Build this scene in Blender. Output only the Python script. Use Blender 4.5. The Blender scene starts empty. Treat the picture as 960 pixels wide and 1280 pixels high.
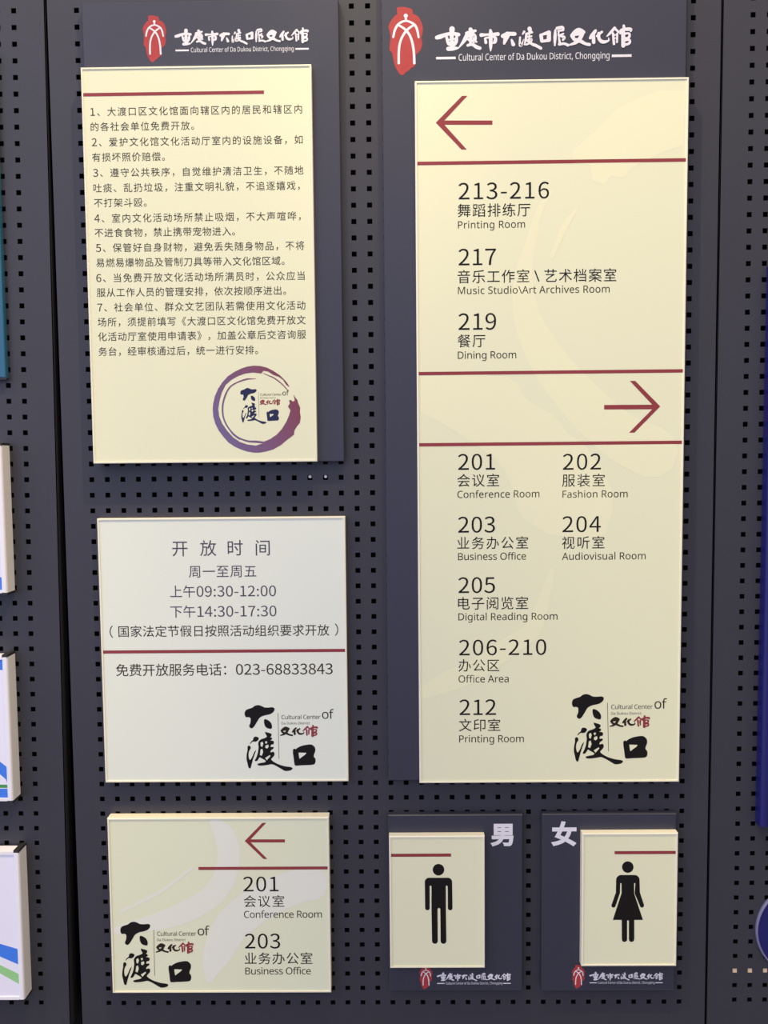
import bpy, math
from mathutils import Vector, Matrix
from mathutils.geometry import tessellate_polygon

S = bpy.context.scene
COL = S.collection

# ------------------------------------------------------------------ camera
FPX = 1035.0                       # focal length in pixels of the 960 x 1280 frame
U = 0.0250 / 19.56                 # one pixel at the wall = this many metres (25 mm hole pitch)
DIST = FPX * U                     # camera to wall
ZC = 1.45                          # eye height
A_, B_, C_ = -0.06584754, -0.01091677, 0.00955323
def _rot():
    ca, sa, cb, sb, cc, sc = math.cos(A_), math.sin(A_), math.cos(B_), math.sin(B_), math.cos(C_), math.sin(C_)
    rx = Matrix(((1, 0, 0), (0, ca, -sa), (0, sa, ca)))
    ry = Matrix(((cb, 0, sb), (0, 1, 0), (-sb, 0, cb)))
    rz = Matrix(((cc, -sc, 0), (sc, cc, 0), (0, 0, 1)))
    return ry @ rx @ rz
ROT = _rot()
def w3(v): return Vector((v[0], v[2], -v[1]))
cam = bpy.data.cameras.new('camera')
cam.sensor_fit = 'AUTO'; cam.sensor_width = 36.0; cam.lens = 36.0 * FPX / 1280.0
cam.clip_start = 0.05
camo = bpy.data.objects.new('camera', cam); COL.objects.link(camo)
cx, cy, cz = w3(ROT.col[0]), -w3(ROT.col[1]), -w3(ROT.col[2])
camo.matrix_world = Matrix(((cx.x, cy.x, cz.x, 0), (cx.y, cy.y, cz.y, -DIST), (cx.z, cy.z, cz.z, ZC), (0, 0, 0, 1)))
S.camera = camo

# ------------------------------------------------------------------ world, lamps, exposure
wd = bpy.data.worlds.new('hall_ambience'); S.world = wd; wd.use_nodes = True
bg = wd.node_tree.nodes['Background']
_nt = wd.node_tree                 # the hall around: darker low down, cool windows at eye level, bright ceiling above
_tc = _nt.nodes.new('ShaderNodeTexCoord'); _sp = _nt.nodes.new('ShaderNodeSeparateXYZ'); _mp = _nt.nodes.new('ShaderNodeMapRange'); _rp = _nt.nodes.new('ShaderNodeValToRGB')
_nt.links.new(_tc.outputs['Generated'], _sp.inputs['Vector']); _nt.links.new(_sp.outputs['Z'], _mp.inputs['Value'])
_mp.inputs['From Min'].default_value = -1; _mp.inputs['From Max'].default_value = 1
_nt.links.new(_mp.outputs['Result'], _rp.inputs['Fac']); 
_mx = _nt.nodes.new('ShaderNodeMapRange'); _nt.links.new(_sp.outputs['X'], _mx.inputs['Value'])      # windows lie to the left
_mx.inputs['From Min'].default_value = -0.6; _mx.inputs['From Max'].default_value = 0.6; _mx.interpolation_type = 'SMOOTHSTEP'
_cm = _nt.nodes.new('ShaderNodeMixRGB'); _cm.inputs['Color1'].default_value = (1.46, 1.58, 2.05, 1); _cm.inputs['Color2'].default_value = (0.58, 0.54, 0.50, 1)
_nt.links.new(_mx.outputs['Result'], _cm.inputs['Fac'])
_ml = _nt.nodes.new('ShaderNodeMixRGB'); _ml.blend_type = 'MULTIPLY'; _ml.inputs['Fac'].default_value = 1.0
_nt.links.new(_rp.outputs['Color'], _ml.inputs['Color1']); _nt.links.new(_cm.outputs['Color'], _ml.inputs['Color2'])
_nt.links.new(_ml.outputs['Color'], bg.inputs['Color'])
_e = _rp.color_ramp.elements
_e[0].position = 0.0; _e[0].color = (0.20, 0.20, 0.24, 1)
_e[1].position = 1.0; _e[1].color = (0.66, 0.58, 0.50, 1)
for _p, _c in ((0.42, (0.30, 0.31, 0.38)), (0.52, (0.46, 0.50, 0.64)), (0.62, (0.56, 0.57, 0.66)), (0.74, (1.12, 1.0, 0.86)), (0.85, (1.0, 0.88, 0.74))):
    _x = _e.new(_p); _x.color = (*_c, 1)
bg.inputs['Strength'].default_value = 1.37
def downlight(x, y, z, tx, tz, power, blend=0.6, ang=75, col=(1, 0.80, 0.44)):
    l = bpy.data.lights.new('downlight', 'SPOT'); l.energy = power; l.color = col
    l.spot_size = math.radians(ang); l.spot_blend = blend; l.shadow_soft_size = 0.035
    o = bpy.data.objects.new('downlight', l); COL.objects.link(o); o.location = (x, y, z)
    o.rotation_euler = (Vector((tx, 0.0, tz)) - Vector((x, y, z))).to_track_quat('-Z', 'Y').to_euler()
downlight(-0.75, -1.0, ZC + 2.6, 0.86, ZC + 0.0, 225, blend=0.9, ang=38)
downlight(0.60, -1.0, ZC + 2.6, -0.86, ZC + 0.0, 225, blend=0.9, ang=38)
downlight(-0.05, -1.0, ZC + 2.7, -0.02, ZC + 0.1, 88)
downlight(-1.55, -1.0, ZC + 2.6, -1.20, ZC - 0.1, 110, blend=0.6, ang=34)
downlight(1.55, -1.0, ZC + 2.6, 1.25, ZC + 0.3, 25, blend=0.6, ang=34)
S.view_settings.view_transform = 'Standard'; S.view_settings.look = 'None'
S.view_settings.gamma = 1.0; S.view_settings.use_curve_mapping = False
S.view_settings.exposure = 0.0

# ------------------------------------------------------------------ materials
def mat(name, col, rough=0.5, spec=0.5, coat=0.0, noise=0.0, scale=60, metal=0.0, bump=0.0):
    m = bpy.data.materials.new(name); m.use_nodes = True
    nt = m.node_tree; b = nt.nodes['Principled BSDF']
    b.inputs['Base Color'].default_value = (*col, 1); b.inputs['Roughness'].default_value = rough
    b.inputs['Specular IOR Level'].default_value = spec; b.inputs['Coat Weight'].default_value = coat
    b.inputs['Coat Roughness'].default_value = 0.08; b.inputs['Metallic'].default_value = metal
    tc = nt.nodes.new('ShaderNodeTexCoord'); nz = nt.nodes.new('ShaderNodeTexNoise')
    nz.inputs['Scale'].default_value = scale; nz.inputs['Detail'].default_value = 4
    nt.links.new(tc.outputs['Object'], nz.inputs['Vector'])
    if noise:
        mx = nt.nodes.new('ShaderNodeMixRGB'); mx.inputs['Color1'].default_value = (*[c * (1 - noise) for c in col], 1)
        mx.inputs['Color2'].default_value = (*[min(1, c * (1 + noise)) for c in col], 1)
        nt.links.new(nz.outputs['Fac'], mx.inputs['Fac']); nt.links.new(mx.outputs['Color'], b.inputs['Base Color'])
    if bump:
        bp = nt.nodes.new('ShaderNodeBump'); bp.inputs['Strength'].default_value = bump; bp.inputs['Distance'].default_value = 0.001
        nt.links.new(nz.outputs['Fac'], bp.inputs['Height']); nt.links.new(bp.outputs['Normal'], b.inputs['Normal'])
    return m
M = dict(
    metal=mat('powder_coated_metal', (0.036, 0.036, 0.047), 0.46, 0.42, noise=0.05, scale=25, bump=0.03),
    back=mat('dark_backing', (0.006, 0.006, 0.008), 0.9, 0.1, noise=0.1),
    board=mat('dark_slate_lacquer', (0.033, 0.034, 0.053), 0.38, 0.48, noise=0.03, scale=8),
    cream=mat('cream_print', (0.79, 0.785, 0.53), 0.35, 0.4, noise=0.008, scale=6),
    cream2=mat('pale_cream_print', (0.775, 0.805, 0.68), 0.35, 0.4, noise=0.008, scale=6),
    cream3=mat('greenish_cream_print', (0.75, 0.77, 0.55), 0.35, 0.4, noise=0.008, scale=6),
    edge=mat('cream_acrylic_edge', (0.86, 0.81, 0.62), 0.25, 0.5, noise=0.01),
    wm=mat('pale_yellow_print', (0.83, 0.815, 0.535), 0.35, 0.4, noise=0.01),
    wm2=mat('pale_grey_print', (0.775, 0.78, 0.665), 0.35, 0.4, noise=0.01),
    red=mat('maroon_print', (0.27, 0.040, 0.046), 0.4, 0.3, noise=0.02),
    blob=mat('seal_red_print', (0.40, 0.045, 0.045), 0.45, 0.3, noise=0.15, scale=90),
    ink=mat('black_print', (0.012, 0.010, 0.010), 0.4, 0.12, noise=0.02),
    brown=mat('brown_ink_print', (0.030, 0.020, 0.012), 0.45, 0.12, noise=0.02),
    grey=mat('grey_brown_print', (0.048, 0.037, 0.024), 0.45, 0.12, noise=0.02),
    violet=mat('violet_grey_print', (0.085, 0.075, 0.105), 0.45, 0.12, noise=0.02),
    navy=mat('navy_print', (0.026, 0.028, 0.085), 0.4, 0.12, noise=0.02),
    white=mat('white_print', (0.74, 0.72, 0.76), 0.4, 0.3, noise=0.01),
    lilac=mat('white_lacquer_panel', (0.80, 0.79, 0.90), 0.4, 0.4, noise=0.01),
    rail=mat('white_aluminium_rail', (0.82, 0.81, 0.86), 0.35, 0.4, noise=0.01),
    cap=mat('black_plastic_cap', (0.02, 0.02, 0.022), 0.5, 0.4, noise=0.05),
    azure=mat('azure_print', (0.050, 0.20, 0.76), 0.4, 0.4, noise=0.02),
    green=mat('leaf_green_print', (0.30, 0.60, 0.25), 0.4, 0.4, noise=0.02),
    dkgreen=mat('dark_green_print', (0.06, 0.30, 0.10), 0.4, 0.4, noise=0.02),
    teal=mat('teal_lacquer', (0.022, 0.115, 0.21), 0.35, 0.4, noise=0.03, scale=8),
    blue=mat('deep_blue_lacquer', (0.012, 0.012, 0.115), 0.35, 0.4, noise=0.02),
    bluerim=mat('pale_blue_rim', (0.17, 0.17, 0.30), 0.4, 0.4, noise=0.02),
    spill=mat('lamp_spill_tan', (0.85, 0.62, 0.40), 0.6, 0.2, noise=0.12, scale=30),  # tan of the lamp spill showing behind the holes
    glint=mat('hole_glint_pale', (0.8, 0.78, 0.74), 0.35, 0.5, noise=0.03),  # pale tone of the light glints in the holes
    floor=mat('grey_floor_tile', (0.16, 0.16, 0.17), 0.45, 0.4, noise=0.08, scale=3),
)
def ring_mat():
    m = mat('purple_to_maroon_print', (0.2, 0.1, 0.15), 0.45, 0.3)
    nt = m.node_tree; b = nt.nodes['Principled BSDF']
    tc = nt.nodes.new('ShaderNodeTexCoord'); sp = nt.nodes.new('ShaderNodeSeparateXYZ'); rp = nt.nodes.new('ShaderNodeValToRGB')
    nt.links.new(tc.outputs['Generated'], sp.inputs['Vector'])
    ad = nt.nodes.new('ShaderNodeMath'); ad.operation = 'MULTIPLY_ADD'; ad.inputs[1].default_value = 0.35
    mu = nt.nodes.new('ShaderNodeMath'); mu.operation = 'MULTIPLY'; mu.inputs[1].default_value = 0.65
    nt.links.new(sp.outputs['X'], mu.inputs[0]); nt.links.new(sp.outputs['Z'], ad.inputs[0]); nt.links.new(mu.outputs[0], ad.inputs[2])
    nt.links.new(ad.outputs[0], rp.inputs['Fac'])
    e = rp.color_ramp.elements
    e[0].position = 0.15; e[0].color = (0.165, 0.115, 0.25, 1); e[1].position = 0.8; e[1].color = (0.21, 0.055, 0.085, 1)
    nt.links.new(rp.outputs['Color'], b.inputs['Base Color'])
    return m
M['ring'] = ring_mat()

# ------------------------------------------------------------------ mapping photo measurements to the wall
def at(x, y, t=0.0):
    """wall coordinates (X, Z) of the point at standoff t that is measured at photo pixel x, y"""
    r = ROT @ Vector(((x - 480) / FPX, (y - 640) / FPX, 1.0))
    k = (DIST - t) / r.z
    return (r.x * k, ZC - r.y * k)
def uv(u, v): return (u * U, ZC - v * U)      # wall units -> metres

# ------------------------------------------------------------------ object helpers
def tag(o, label=None, cat=None, group=None, kind=None):
    if label: o['label'] = label
    if cat: o['category'] = cat
    if group: o['group'] = group
    if kind: o['kind'] = kind
    return o
ROOTLOC = {}
def thing(name, loc, label, cat, group=None):
    o = bpy.data.objects.new(name, None); COL.objects.link(o); o.location = loc
    o.empty_display_size = 0.05; ROOTLOC[o] = Vector(loc)
    return tag(o, label, cat, group)
def obj(name, verts, faces, m, parent=None, smooth=False):
    off = Vector((0, 0, 0)); p = parent
    if p is not None:
        off = ROOTLOC[p]
    me = bpy.data.meshes.new(name)
    me.from_pydata([tuple(Vector(v) - off) for v in verts], [], faces)
    me.materials.append(M[m]) if isinstance(m, str) else [me.materials.append(M[k]) for k in m]
    me.update()
    o = bpy.data.objects.new(name, me); COL.objects.link(o)
    if p is not None:
        o.parent = p
    ROOTLOC[o] = off
    if smooth:
        for f in me.polygons: f.use_smooth = True
    return o
class G:
    """verts/faces collector"""
    def __init__(s): s.v = []; s.f = []; s.n = 0
    def add(s, vs, fs):
        b = len(s.v); s.v += vs; s.f += [tuple(i + b for i in f) for f in fs]
    def box(s, x0, x1, y0, y1, z0, z1):
        s.add([(x0, y0, z0), (x1, y0, z0), (x1, y1, z0), (x0, y1, z0), (x0, y0, z1), (x1, y0, z1), (x1, y1, z1), (x0, y1, z1)],
              [(0, 3, 2, 1), (4, 5, 6, 7), (0, 1, 5, 4), (1, 2, 6, 5), (2, 3, 7, 6), (3, 0, 4, 7)])
    def poly(s, contours, y):
        """flat filled print (holes allowed) facing the viewer at depth y; contours of (X, Z)"""
        cs = [[Vector((p[0], p[1], 0)) for p in c] for c in contours]
        flat = [p for c in cs for p in c]
        tris = tessellate_polygon(cs)
        fs = []
        for a, b, c in tris:
            n = (flat[b] - flat[a]).cross(flat[c] - flat[a]).z
            if abs(n) < 1e-14: continue
            fs.append((a, b, c) if n > 0 else (a, c, b))
        s.add([(p.x, y, p.y) for p in flat], fs)
    def obj(s, name, m, parent=None, smooth=False): return obj(name, s.v, s.f, m, parent, smooth)

def catmull(pts, n=5, closed=False):
    out = []; N = len(pts)
    rng = range(N) if closed else range(N - 1)
    for i in rng:
        if closed: p0, p1, p2, p3 = pts[i - 1], pts[i], pts[(i + 1) % N], pts[(i + 2) % N]
        else: p0, p1, p2, p3 = pts[max(i - 1, 0)], pts[i], pts[i + 1], pts[min(i + 2, N - 1)]
        for k in range(n):
            t = k / n
            out.append(tuple(0.5 * (2 * b + (c - a) * t + (2 * a - 5 * b + 4 * c - d) * t * t + (3 * b - a - 3 * c + d) * t ** 3)
                             for a, b, c, d in zip(p0, p1, p2, p3)))
    if not closed: out.append(tuple(pts[-1]))
    return out
def brush(g, pts, f, y, n=5, smooth=True):
    """brush stroke: polyline of (x, y, width), f maps the picture of the artwork to (X, Z)"""
    P = catmull(pts, n) if smooth and len(pts) > 2 else pts
    L = []; R = []
    N = len(P)
    for i in range(N):
        a = P[max(i - 1, 0)]; b = P[min(i + 1, N - 1)]
        dx, dy = b[0] - a[0], b[1] - a[1]; l = math.hypot(dx, dy) or 1
        nx, ny = -dy / l, dx / l; w = max(P[i][2], 0.5) / 2
        L.append((P[i][0] + nx * w, P[i][1] + ny * w)); R.append((P[i][0] - nx * w, P[i][1] - ny * w))
    q = [f(*p) for p in L + R]
    g.n += 1; yy = y - g.n * 4e-6
    fs = []
    for i in range(N - 1):
        A, B, C, D_ = i, i + 1, N + i + 1, N + i
        fs.append((A, B, C, D_))
    vs = [(p[0], yy, p[1]) for p in q]
    def up(fc):
        a, b, c = (vs[k] for k in fc[:3])
        return ((b[0] - a[0]) * (c[2] - a[2]) - (b[2] - a[2]) * (c[0] - a[0])) > 0
    fs = [fc if up(fc) else fc[::-1] for fc in fs]
    g.add(vs, fs)
    for p in (P[0], P[-1]):
        r = max(p[2], 0.5) / 2
        c = [f(p[0] + r * math.cos(k * math.pi / 5), p[1] + r * math.sin(k * math.pi / 5)) for k in range(10)]
        g.n += 1
        fc = tuple(range(10)); cv = [(a, y - g.n * 4e-6, b) for a, b in c]
        s2 = sum(cv[i][0] * cv[(i + 1) % 10][2] - cv[(i + 1) % 10][0] * cv[i][2] for i in range(10))
        g.add(cv, [fc if s2 > 0 else fc[::-1]])

# ------------------------------------------------------------------ lettering
LATIN = [
 ',180|28,-87 47,-3 51,19 55,40 58,60 61,78 124,78 129,71 124,52 118,33 112,13 104,-8 71,-87',
 'A429|0,0 187,482 242,482 428,0 366,0 308,148 118,148 61,0|138,202 290,202 236,347 230,367 221,396 214,419 203,378 193,347',
 'B437|65,0 65,480 202,480 244,478 281,473 312,465 338,453 358,437 373,417 381,391 384,361 383,340 378,322 371,305 361,290 348,278 332,268 314,260 293,255 293,251 308,248 322,244 335,240 348,234 359,227 369,218 378,209 386,197 392,185 397,170 399,154 400,136 397,106 389,79 375,55 356,36 331,20 303,9 270,2 234,0|126,275 214,275 243,277 266,280 285,286 299,295 309,306 316,320 320,336 322,354 320,372 315,388 306,401 294,411 278,418 258,424 233,427 205,428 126,428|126,51 222,51 252,53 276,57 296,65 311,76 322,89 330,105 334,122 336,141 334,159 329,175 321,189 310,202 294,212 274,219 248,224 218,225 126,225',
 'C424|261,-7 226,-5 194,1 165,10 139,24 116,40 96,60 79,83 65,109 55,139 47,170 42,204 41,240 43,276 48,309 56,340 67,368 82,395 100,418 121,438 146,455 173,469 203,478 236,484 271,486 308,484 342,479 374,470 404,458 379,407 368,412 356,417 343,421 330,425 316,429 302,431 286,433 271,433 234,430 202,420 173,404 149,381 130,353 116,320 108,282 105,240 107,197 115,160 128,127 146,98 169,76 198,59 231,50 270,46 286,47 301,48 315,49 330,52 385,65 385,13 371,8 358,4 344,1 329,-2 314,-4 298,-6 280,-6',
 'D490|65,0 65,480 213,480 248,478 281,473 311,464 338,453 363,438 385,419 404,398 420,374 433,346 442,315 447,282 449,244 445,187 433,138 412,96 383,61 347,35 304,15 255,4 199,0|126,52 191,52 276,64 337,99 373,159 385,242 383,287 374,326 359,358 338,383 312,403 281,417 245,425 204,428 126,428',
 'F349|65,0 65,480 333,480 333,426 126,426 126,257 320,257 320,203 126,203 126,0',
 'M609|65,0 65,480 154,480 302,87 305,87 455,480 544,480 544,0 484,0 484,295 486,364 489,420 486,420 326,0 277,0 119,420 116,420 120,364 121,291 121,0',
 'O525|263,-7 227,-5 194,1 165,11 139,24 116,41 96,61 79,84 65,111 55,140 47,171 42,205 41,241 42,277 47,310 55,341 65,370 79,396 96,419 116,439 139,456 165,470 195,479 227,485 263,487 298,485 329,479 358,470 384,456 407,440 427,420 444,397 458,370 469,341 477,310 482,277 484,240 482,204 477,171 469,139 458,110 444,84 427,61 407,41 384,24 358,11 329,1 297,-5|263,46 301,49 333,59 361,75 382,98 399,126 410,159 417,198 420,240 417,283 410,321 399,354 382,382 361,405 334,421 301,431 263,434 225,431 193,421 165,405 143,382 126,354 114,321 107,283 105,240 107,198 114,159 126,126 143,98 165,75 192,59 225,49',
 'P406|65,0 65,480 192,480 236,477 273,470 304,459 329,443 348,422 361,398 369,370 372,338 371,319 368,300 362,282 354,264 344,248 330,233 314,220 294,208 272,199 245,192 215,188 181,187 126,187 126,0|126,238 174,238 206,240 234,244 257,251 276,261 291,274 301,290 308,311 310,336 308,357 302,376 293,392 280,405 263,415 242,422 216,426 187,428 126,428',
 'R418|65,0 65,480 197,480 239,477 275,471 305,460 329,446 348,426 361,403 369,375 372,343 371,325 369,308 364,293 358,279 350,267 342,256 332,247 322,239 311,232 300,225 288,220 276,215 408,0 337,0 221,198 126,198 126,0|126,249 197,249 225,251 248,255 267,262 283,272 294,285 303,301 308,319 310,340 308,362 303,381 294,396 281,407 265,416 245,422 222,426 194,427 126,427',
 'S369|166,-7 146,-6 127,-5 109,-3 91,-1 75,3 60,7 46,11 34,16 34,74 47,69 61,64 77,59 94,54 112,51 131,48 150,46 169,46 194,47 216,51 234,57 249,66 261,78 270,91 275,106 277,123 276,134 274,145 271,154 267,163 261,170 253,178 243,185 232,192 219,199 203,207 184,214 164,222 135,233 110,246 89,261 72,276 58,294 48,314 42,338 40,364 42,382 45,400 51,415 60,429 70,442 83,454 97,463 114,471 132,478 151,483 172,485 193,486 213,486 231,484 249,482 266,479 282,475 297,470 312,465 326,459 307,408 294,413 281,418 267,422 253,426 238,429 223,431 208,433 192,433 171,432 153,428 137,422 124,414 114,404 107,392 103,378 101,363 102,352 104,341 107,332 111,323 117,315 125,308 134,301 144,294 157,288 171,281 188,274 206,267 227,259 245,251 262,242 278,233 291,224 303,214 314,203 322,191 329,178 333,163 336,146 337,128 334,98 326,72 311,48 291,29 266,13 236,2 203,-4',
 '\\250|185,0 7,480 64,480 244,0',
 'a377|144,-7 121,-5 100,0 80,8 63,19 49,34 39,52 33,74 31,100 34,125 41,148 55,167 73,183 97,196 127,206 162,212 203,215 265,217 265,238 263,259 260,277 254,290 245,301 234,309 222,314 207,317 190,318 176,318 163,316 149,314 136,310 124,306 112,301 100,296 89,291 71,335 83,341 96,347 111,352 126,357 143,361 159,364 176,365 193,366 224,364 251,359 273,350 291,337 305,321 314,300 320,275 322,245 322,0 279,0 268,51 265,51 253,37 241,25 229,15 216,7 202,1 185,-3 166,-6|158,41 180,43 200,47 218,55 234,66 247,80 256,98 262,119 264,144 264,176 211,174 180,172 154,167 133,161 118,152 107,142 98,130 94,116 92,99 93,85 97,73 102,63 110,55 120,49 132,44 144,42',
 'c322|201,-7 178,-5 156,-2 136,4 117,13 99,24 83,38 70,54 58,73 49,95 42,120 38,147 37,178 38,210 42,238 49,264 59,286 71,306 85,322 101,336 119,347 139,356 160,362 182,365 206,367 219,366 233,365 246,363 259,361 271,358 282,355 292,351 300,347 282,298 244,310 234,312 224,314 214,315 204,315 158,306 125,281 105,238 98,179 100,148 105,121 113,98 124,79 138,64 156,53 177,46 201,44 215,45 229,46 241,48 253,50 264,54 274,57 285,61 294,65 294,13 285,8 275,4 265,1 254,-2 243,-4 230,-5 216,-6',
 'd413|185,-7 153,-4 124,5 99,20 77,40 60,66 47,98 39,136 37,179 39,223 47,261 60,293 78,319 100,340 125,355 153,364 185,367 205,366 223,363 239,358 254,351 266,343 278,334 288,324 297,314 301,314 299,339 297,367 297,510 356,510 356,0 308,0 300,48 297,48 288,37 278,27 267,18 254,9 239,2 223,-3 205,-6|194,42 221,44 243,50 261,60 274,74 284,91 292,113 296,138 298,168 298,179 296,210 292,238 285,262 275,282 262,297 244,309 221,315 193,318 171,315 152,308 135,296 122,280 111,259 104,235 100,208 98,178 100,148 104,121 111,98 122,78 135,62 152,51 171,45',
 'e379|210,-7 185,-5 162,-2 140,5 120,14 101,26 85,40 71,57 59,76 49,98 42,122 38,149 37,177 38,206 42,232 48,257 57,279 68,299 81,316 96,331 112,344 131,354 151,361 173,365 196,367 218,365 239,362 258,355 276,347 291,335 305,322 317,307 327,290 335,271 340,250 343,228 345,204 345,169 98,169 101,140 107,115 116,93 129,76 146,62 165,52 188,46 213,44 230,44 245,45 260,47 274,50 287,54 301,58 314,63 328,69 328,17 315,11 301,6 287,2 274,-1 260,-4 245,-5 228,-6|99,216 283,216 281,237 277,257 271,274 262,290 250,302 234,311 216,317 195,318 175,317 158,312 142,303 129,291 118,276 109,259 103,238',
 'f231|73,0 73,314 10,314 10,342 73,362 73,383 75,415 81,443 91,465 104,483 121,497 141,506 164,512 190,514 201,514 211,513 220,512 229,510 260,502 244,455 220,462 213,464 205,465 198,465 191,465 177,464 165,460 155,454 147,446 140,434 136,420 133,403 132,383 132,360 223,360 223,314 132,314 132,0',
 'g413|195,-161 157,-160 123,-155 92,-148 65,-138 65,-84 93,-96 125,-105 160,-110 198,-112 220,-110 240,-105 256,-97 271,-85 283,-70 291,-53 296,-33 298,-11 298,3 298,27 300,48 297,48 276,24 251,7 221,-3 185,-7 152,-4 123,6 98,21 76,42 59,69 47,101 39,138 37,179 39,220 47,256 59,288 76,316 98,338 123,354 152,364 185,367 202,366 219,363 234,359 249,353 263,346 275,336 287,325 298,312 301,312 309,360 356,360 356,-6 353,-42 346,-74 334,-100 317,-122 294,-139 267,-151 233,-159|194,42 219,43 241,49 259,58 273,71 284,88 292,109 297,135 298,165 298,179 297,214 292,243 284,267 273,285 258,299 240,309 218,315 193,317 172,315 153,308 137,297 123,281 112,261 104,237 100,210 98,179 100,147 104,120 112,96 123,77 136,61 153,50 172,44',
 'h415|57,0 57,510 116,510 116,361 116,347 115,335 114,322 113,310 117,310 126,323 137,334 150,344 164,352 179,358 195,362 212,365 229,366 260,364 287,358 309,348 328,335 342,317 352,294 359,267 361,234 361,0 302,0 302,230 297,268 282,295 257,312 222,317 194,315 171,309 152,298 139,283 129,264 122,242 118,216 116,186 116,0',
 'i173|87,420 80,420 74,422 68,425 62,429 58,434 55,441 53,449 52,457 53,466 55,474 58,481 62,486 68,490 74,493 80,494 87,495 94,494 100,493 106,490 111,486 116,481 119,474 121,466 122,457 121,449 119,441 116,434 111,429 106,425 100,422 94,420|57,0 57,360 116,360 116,0',
 'k359|57,0 57,510 116,510 116,244 115,216 113,185 116,185 128,201 144,221 158,238 273,360 343,360 197,206 353,0 281,0 156,168 116,132 116,0',
 'l173|57,0 57,510 116,510 116,0',
 'm628|57,0 57,360 105,360 113,311 117,311 126,324 137,336 149,345 162,353 177,359 192,363 207,366 223,367 262,363 293,352 317,333 333,306 336,306 346,321 358,333 371,344 386,352 402,358 418,363 435,366 452,367 481,365 505,359 526,349 543,335 557,317 566,295 572,267 574,234 574,0 515,0 515,232 511,269 497,296 474,312 442,317 418,315 397,309 380,300 367,287 357,270 350,250 346,226 345,199 345,0 286,0 286,232 281,269 268,296 245,312 212,317 187,315 166,309 150,298 137,283 128,265 121,242 117,216 116,187 116,0',
 'n415|57,0 57,360 105,360 113,311 117,311 126,324 138,336 151,345 165,353 181,359 197,363 213,366 230,367 261,365 287,359 309,349 328,335 342,317 352,295 359,267 361,234 361,0 302,0 302,230 297,268 282,295 257,312 222,317 194,315 171,309 153,298 139,283 129,265 122,242 118,216 116,187 116,0',
 'o406|202,-7 179,-5 157,-1 136,6 117,15 100,27 84,42 70,59 58,79 49,101 42,125 38,152 37,181 40,223 48,260 62,292 82,318 106,339 135,355 168,364 204,367 228,365 250,361 271,354 290,345 308,333 324,318 337,301 349,282 358,260 365,236 369,209 370,181 367,139 359,101 345,69 325,42 300,21 271,6 239,-4|203,42 229,45 251,52 269,63 283,80 295,100 303,123 307,150 309,181 307,211 303,238 295,261 283,281 269,297 251,308 229,315 203,317 177,315 155,308 137,297 123,281 112,261 104,238 100,211 98,181 100,150 104,123 112,100 123,80 138,63 156,52 178,45',
 'q413|297,-161 297,-7 298,21 300,48 296,48 288,37 278,27 266,18 254,9 239,2 222,-3 204,-6 183,-7 152,-4 124,5 99,20 78,40 60,66 47,98 39,136 37,179 40,223 47,261 60,293 78,319 100,340 126,355 154,364 185,367 206,366 224,363 240,358 255,351 267,342 279,333 289,322 298,311 300,311 309,360 356,360 356,-161|195,42 221,44 242,50 260,59 274,73 284,90 291,112 296,137 298,167 298,179 296,211 292,239 285,263 275,282 261,298 243,309 220,315 193,318 171,315 151,308 135,296 122,280 111,259 104,235 100,208 98,178 100,148 104,121 111,98 122,78 135,63 152,51 172,45',
 'r277|57,0 57,360 105,360 112,294 115,294 124,308 135,322 147,334 160,345 174,355 190,361 207,365 225,367 247,366 267,363 260,308 241,312 221,313 207,312 194,309 182,304 169,298 158,290 147,280 138,268 131,256 124,241 120,226 117,210 116,192 116,0',
 's322|148,-7 130,-6 113,-5 97,-3 83,-1 70,3 57,7 46,11 35,16 35,70 46,65 59,60 72,55 87,50 102,46 118,43 133,42 149,41 170,42 188,45 203,49 214,55 223,63 229,72 233,83 234,94 234,101 233,107 230,113 227,118 223,124 217,129 209,134 200,140 190,145 177,151 162,157 146,164 129,171 113,177 99,184 86,191 74,198 64,206 55,214 48,223 42,233 38,244 35,257 34,271 37,293 44,312 55,328 72,342 92,353 115,360 140,365 169,367 185,366 201,365 216,363 231,360 245,357 258,353 271,348 284,343 264,296 252,300 241,304 229,308 216,312 204,315 191,317 178,318 165,318 148,318 133,315 120,312 110,307 101,300 95,293 92,284 91,275 91,268 93,261 96,255 99,249 104,244 111,239 119,234 129,229 140,224 152,219 167,212 183,206 200,200 215,193 229,186 242,180 253,172 263,165 272,156 279,147 284,137 288,126 291,113 291,99 289,75 282,53 270,35 253,20 231,8 207,0 179,-5',
 't242|167,-7 153,-6 140,-4 127,-1 115,3 104,9 94,16 85,26 77,37 70,50 65,66 63,84 62,105 62,314 11,314 11,343 62,366 86,443 121,443 121,360 225,360 225,314 121,314 121,106 122,91 125,77 130,66 137,57 145,51 155,46 165,43 177,42 205,44 228,49 228,4 222,2 216,0 209,-2 201,-4',
 'u415|184,-7 153,-5 127,1 104,11 86,25 72,42 61,65 55,92 53,124 53,360 113,360 113,128 118,91 133,64 158,48 193,42 220,44 243,51 262,61 276,76 286,95 293,117 297,143 299,173 299,360 358,360 358,0 310,0 301,48 298,48 289,35 277,23 264,14 250,6 234,1 218,-3 201,-6',
 'v341|136,0 0,360 63,360 140,148 151,115 162,80 169,52 171,52 179,81 190,116 201,148 278,360 341,360 204,0',
 ' 175']
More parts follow.
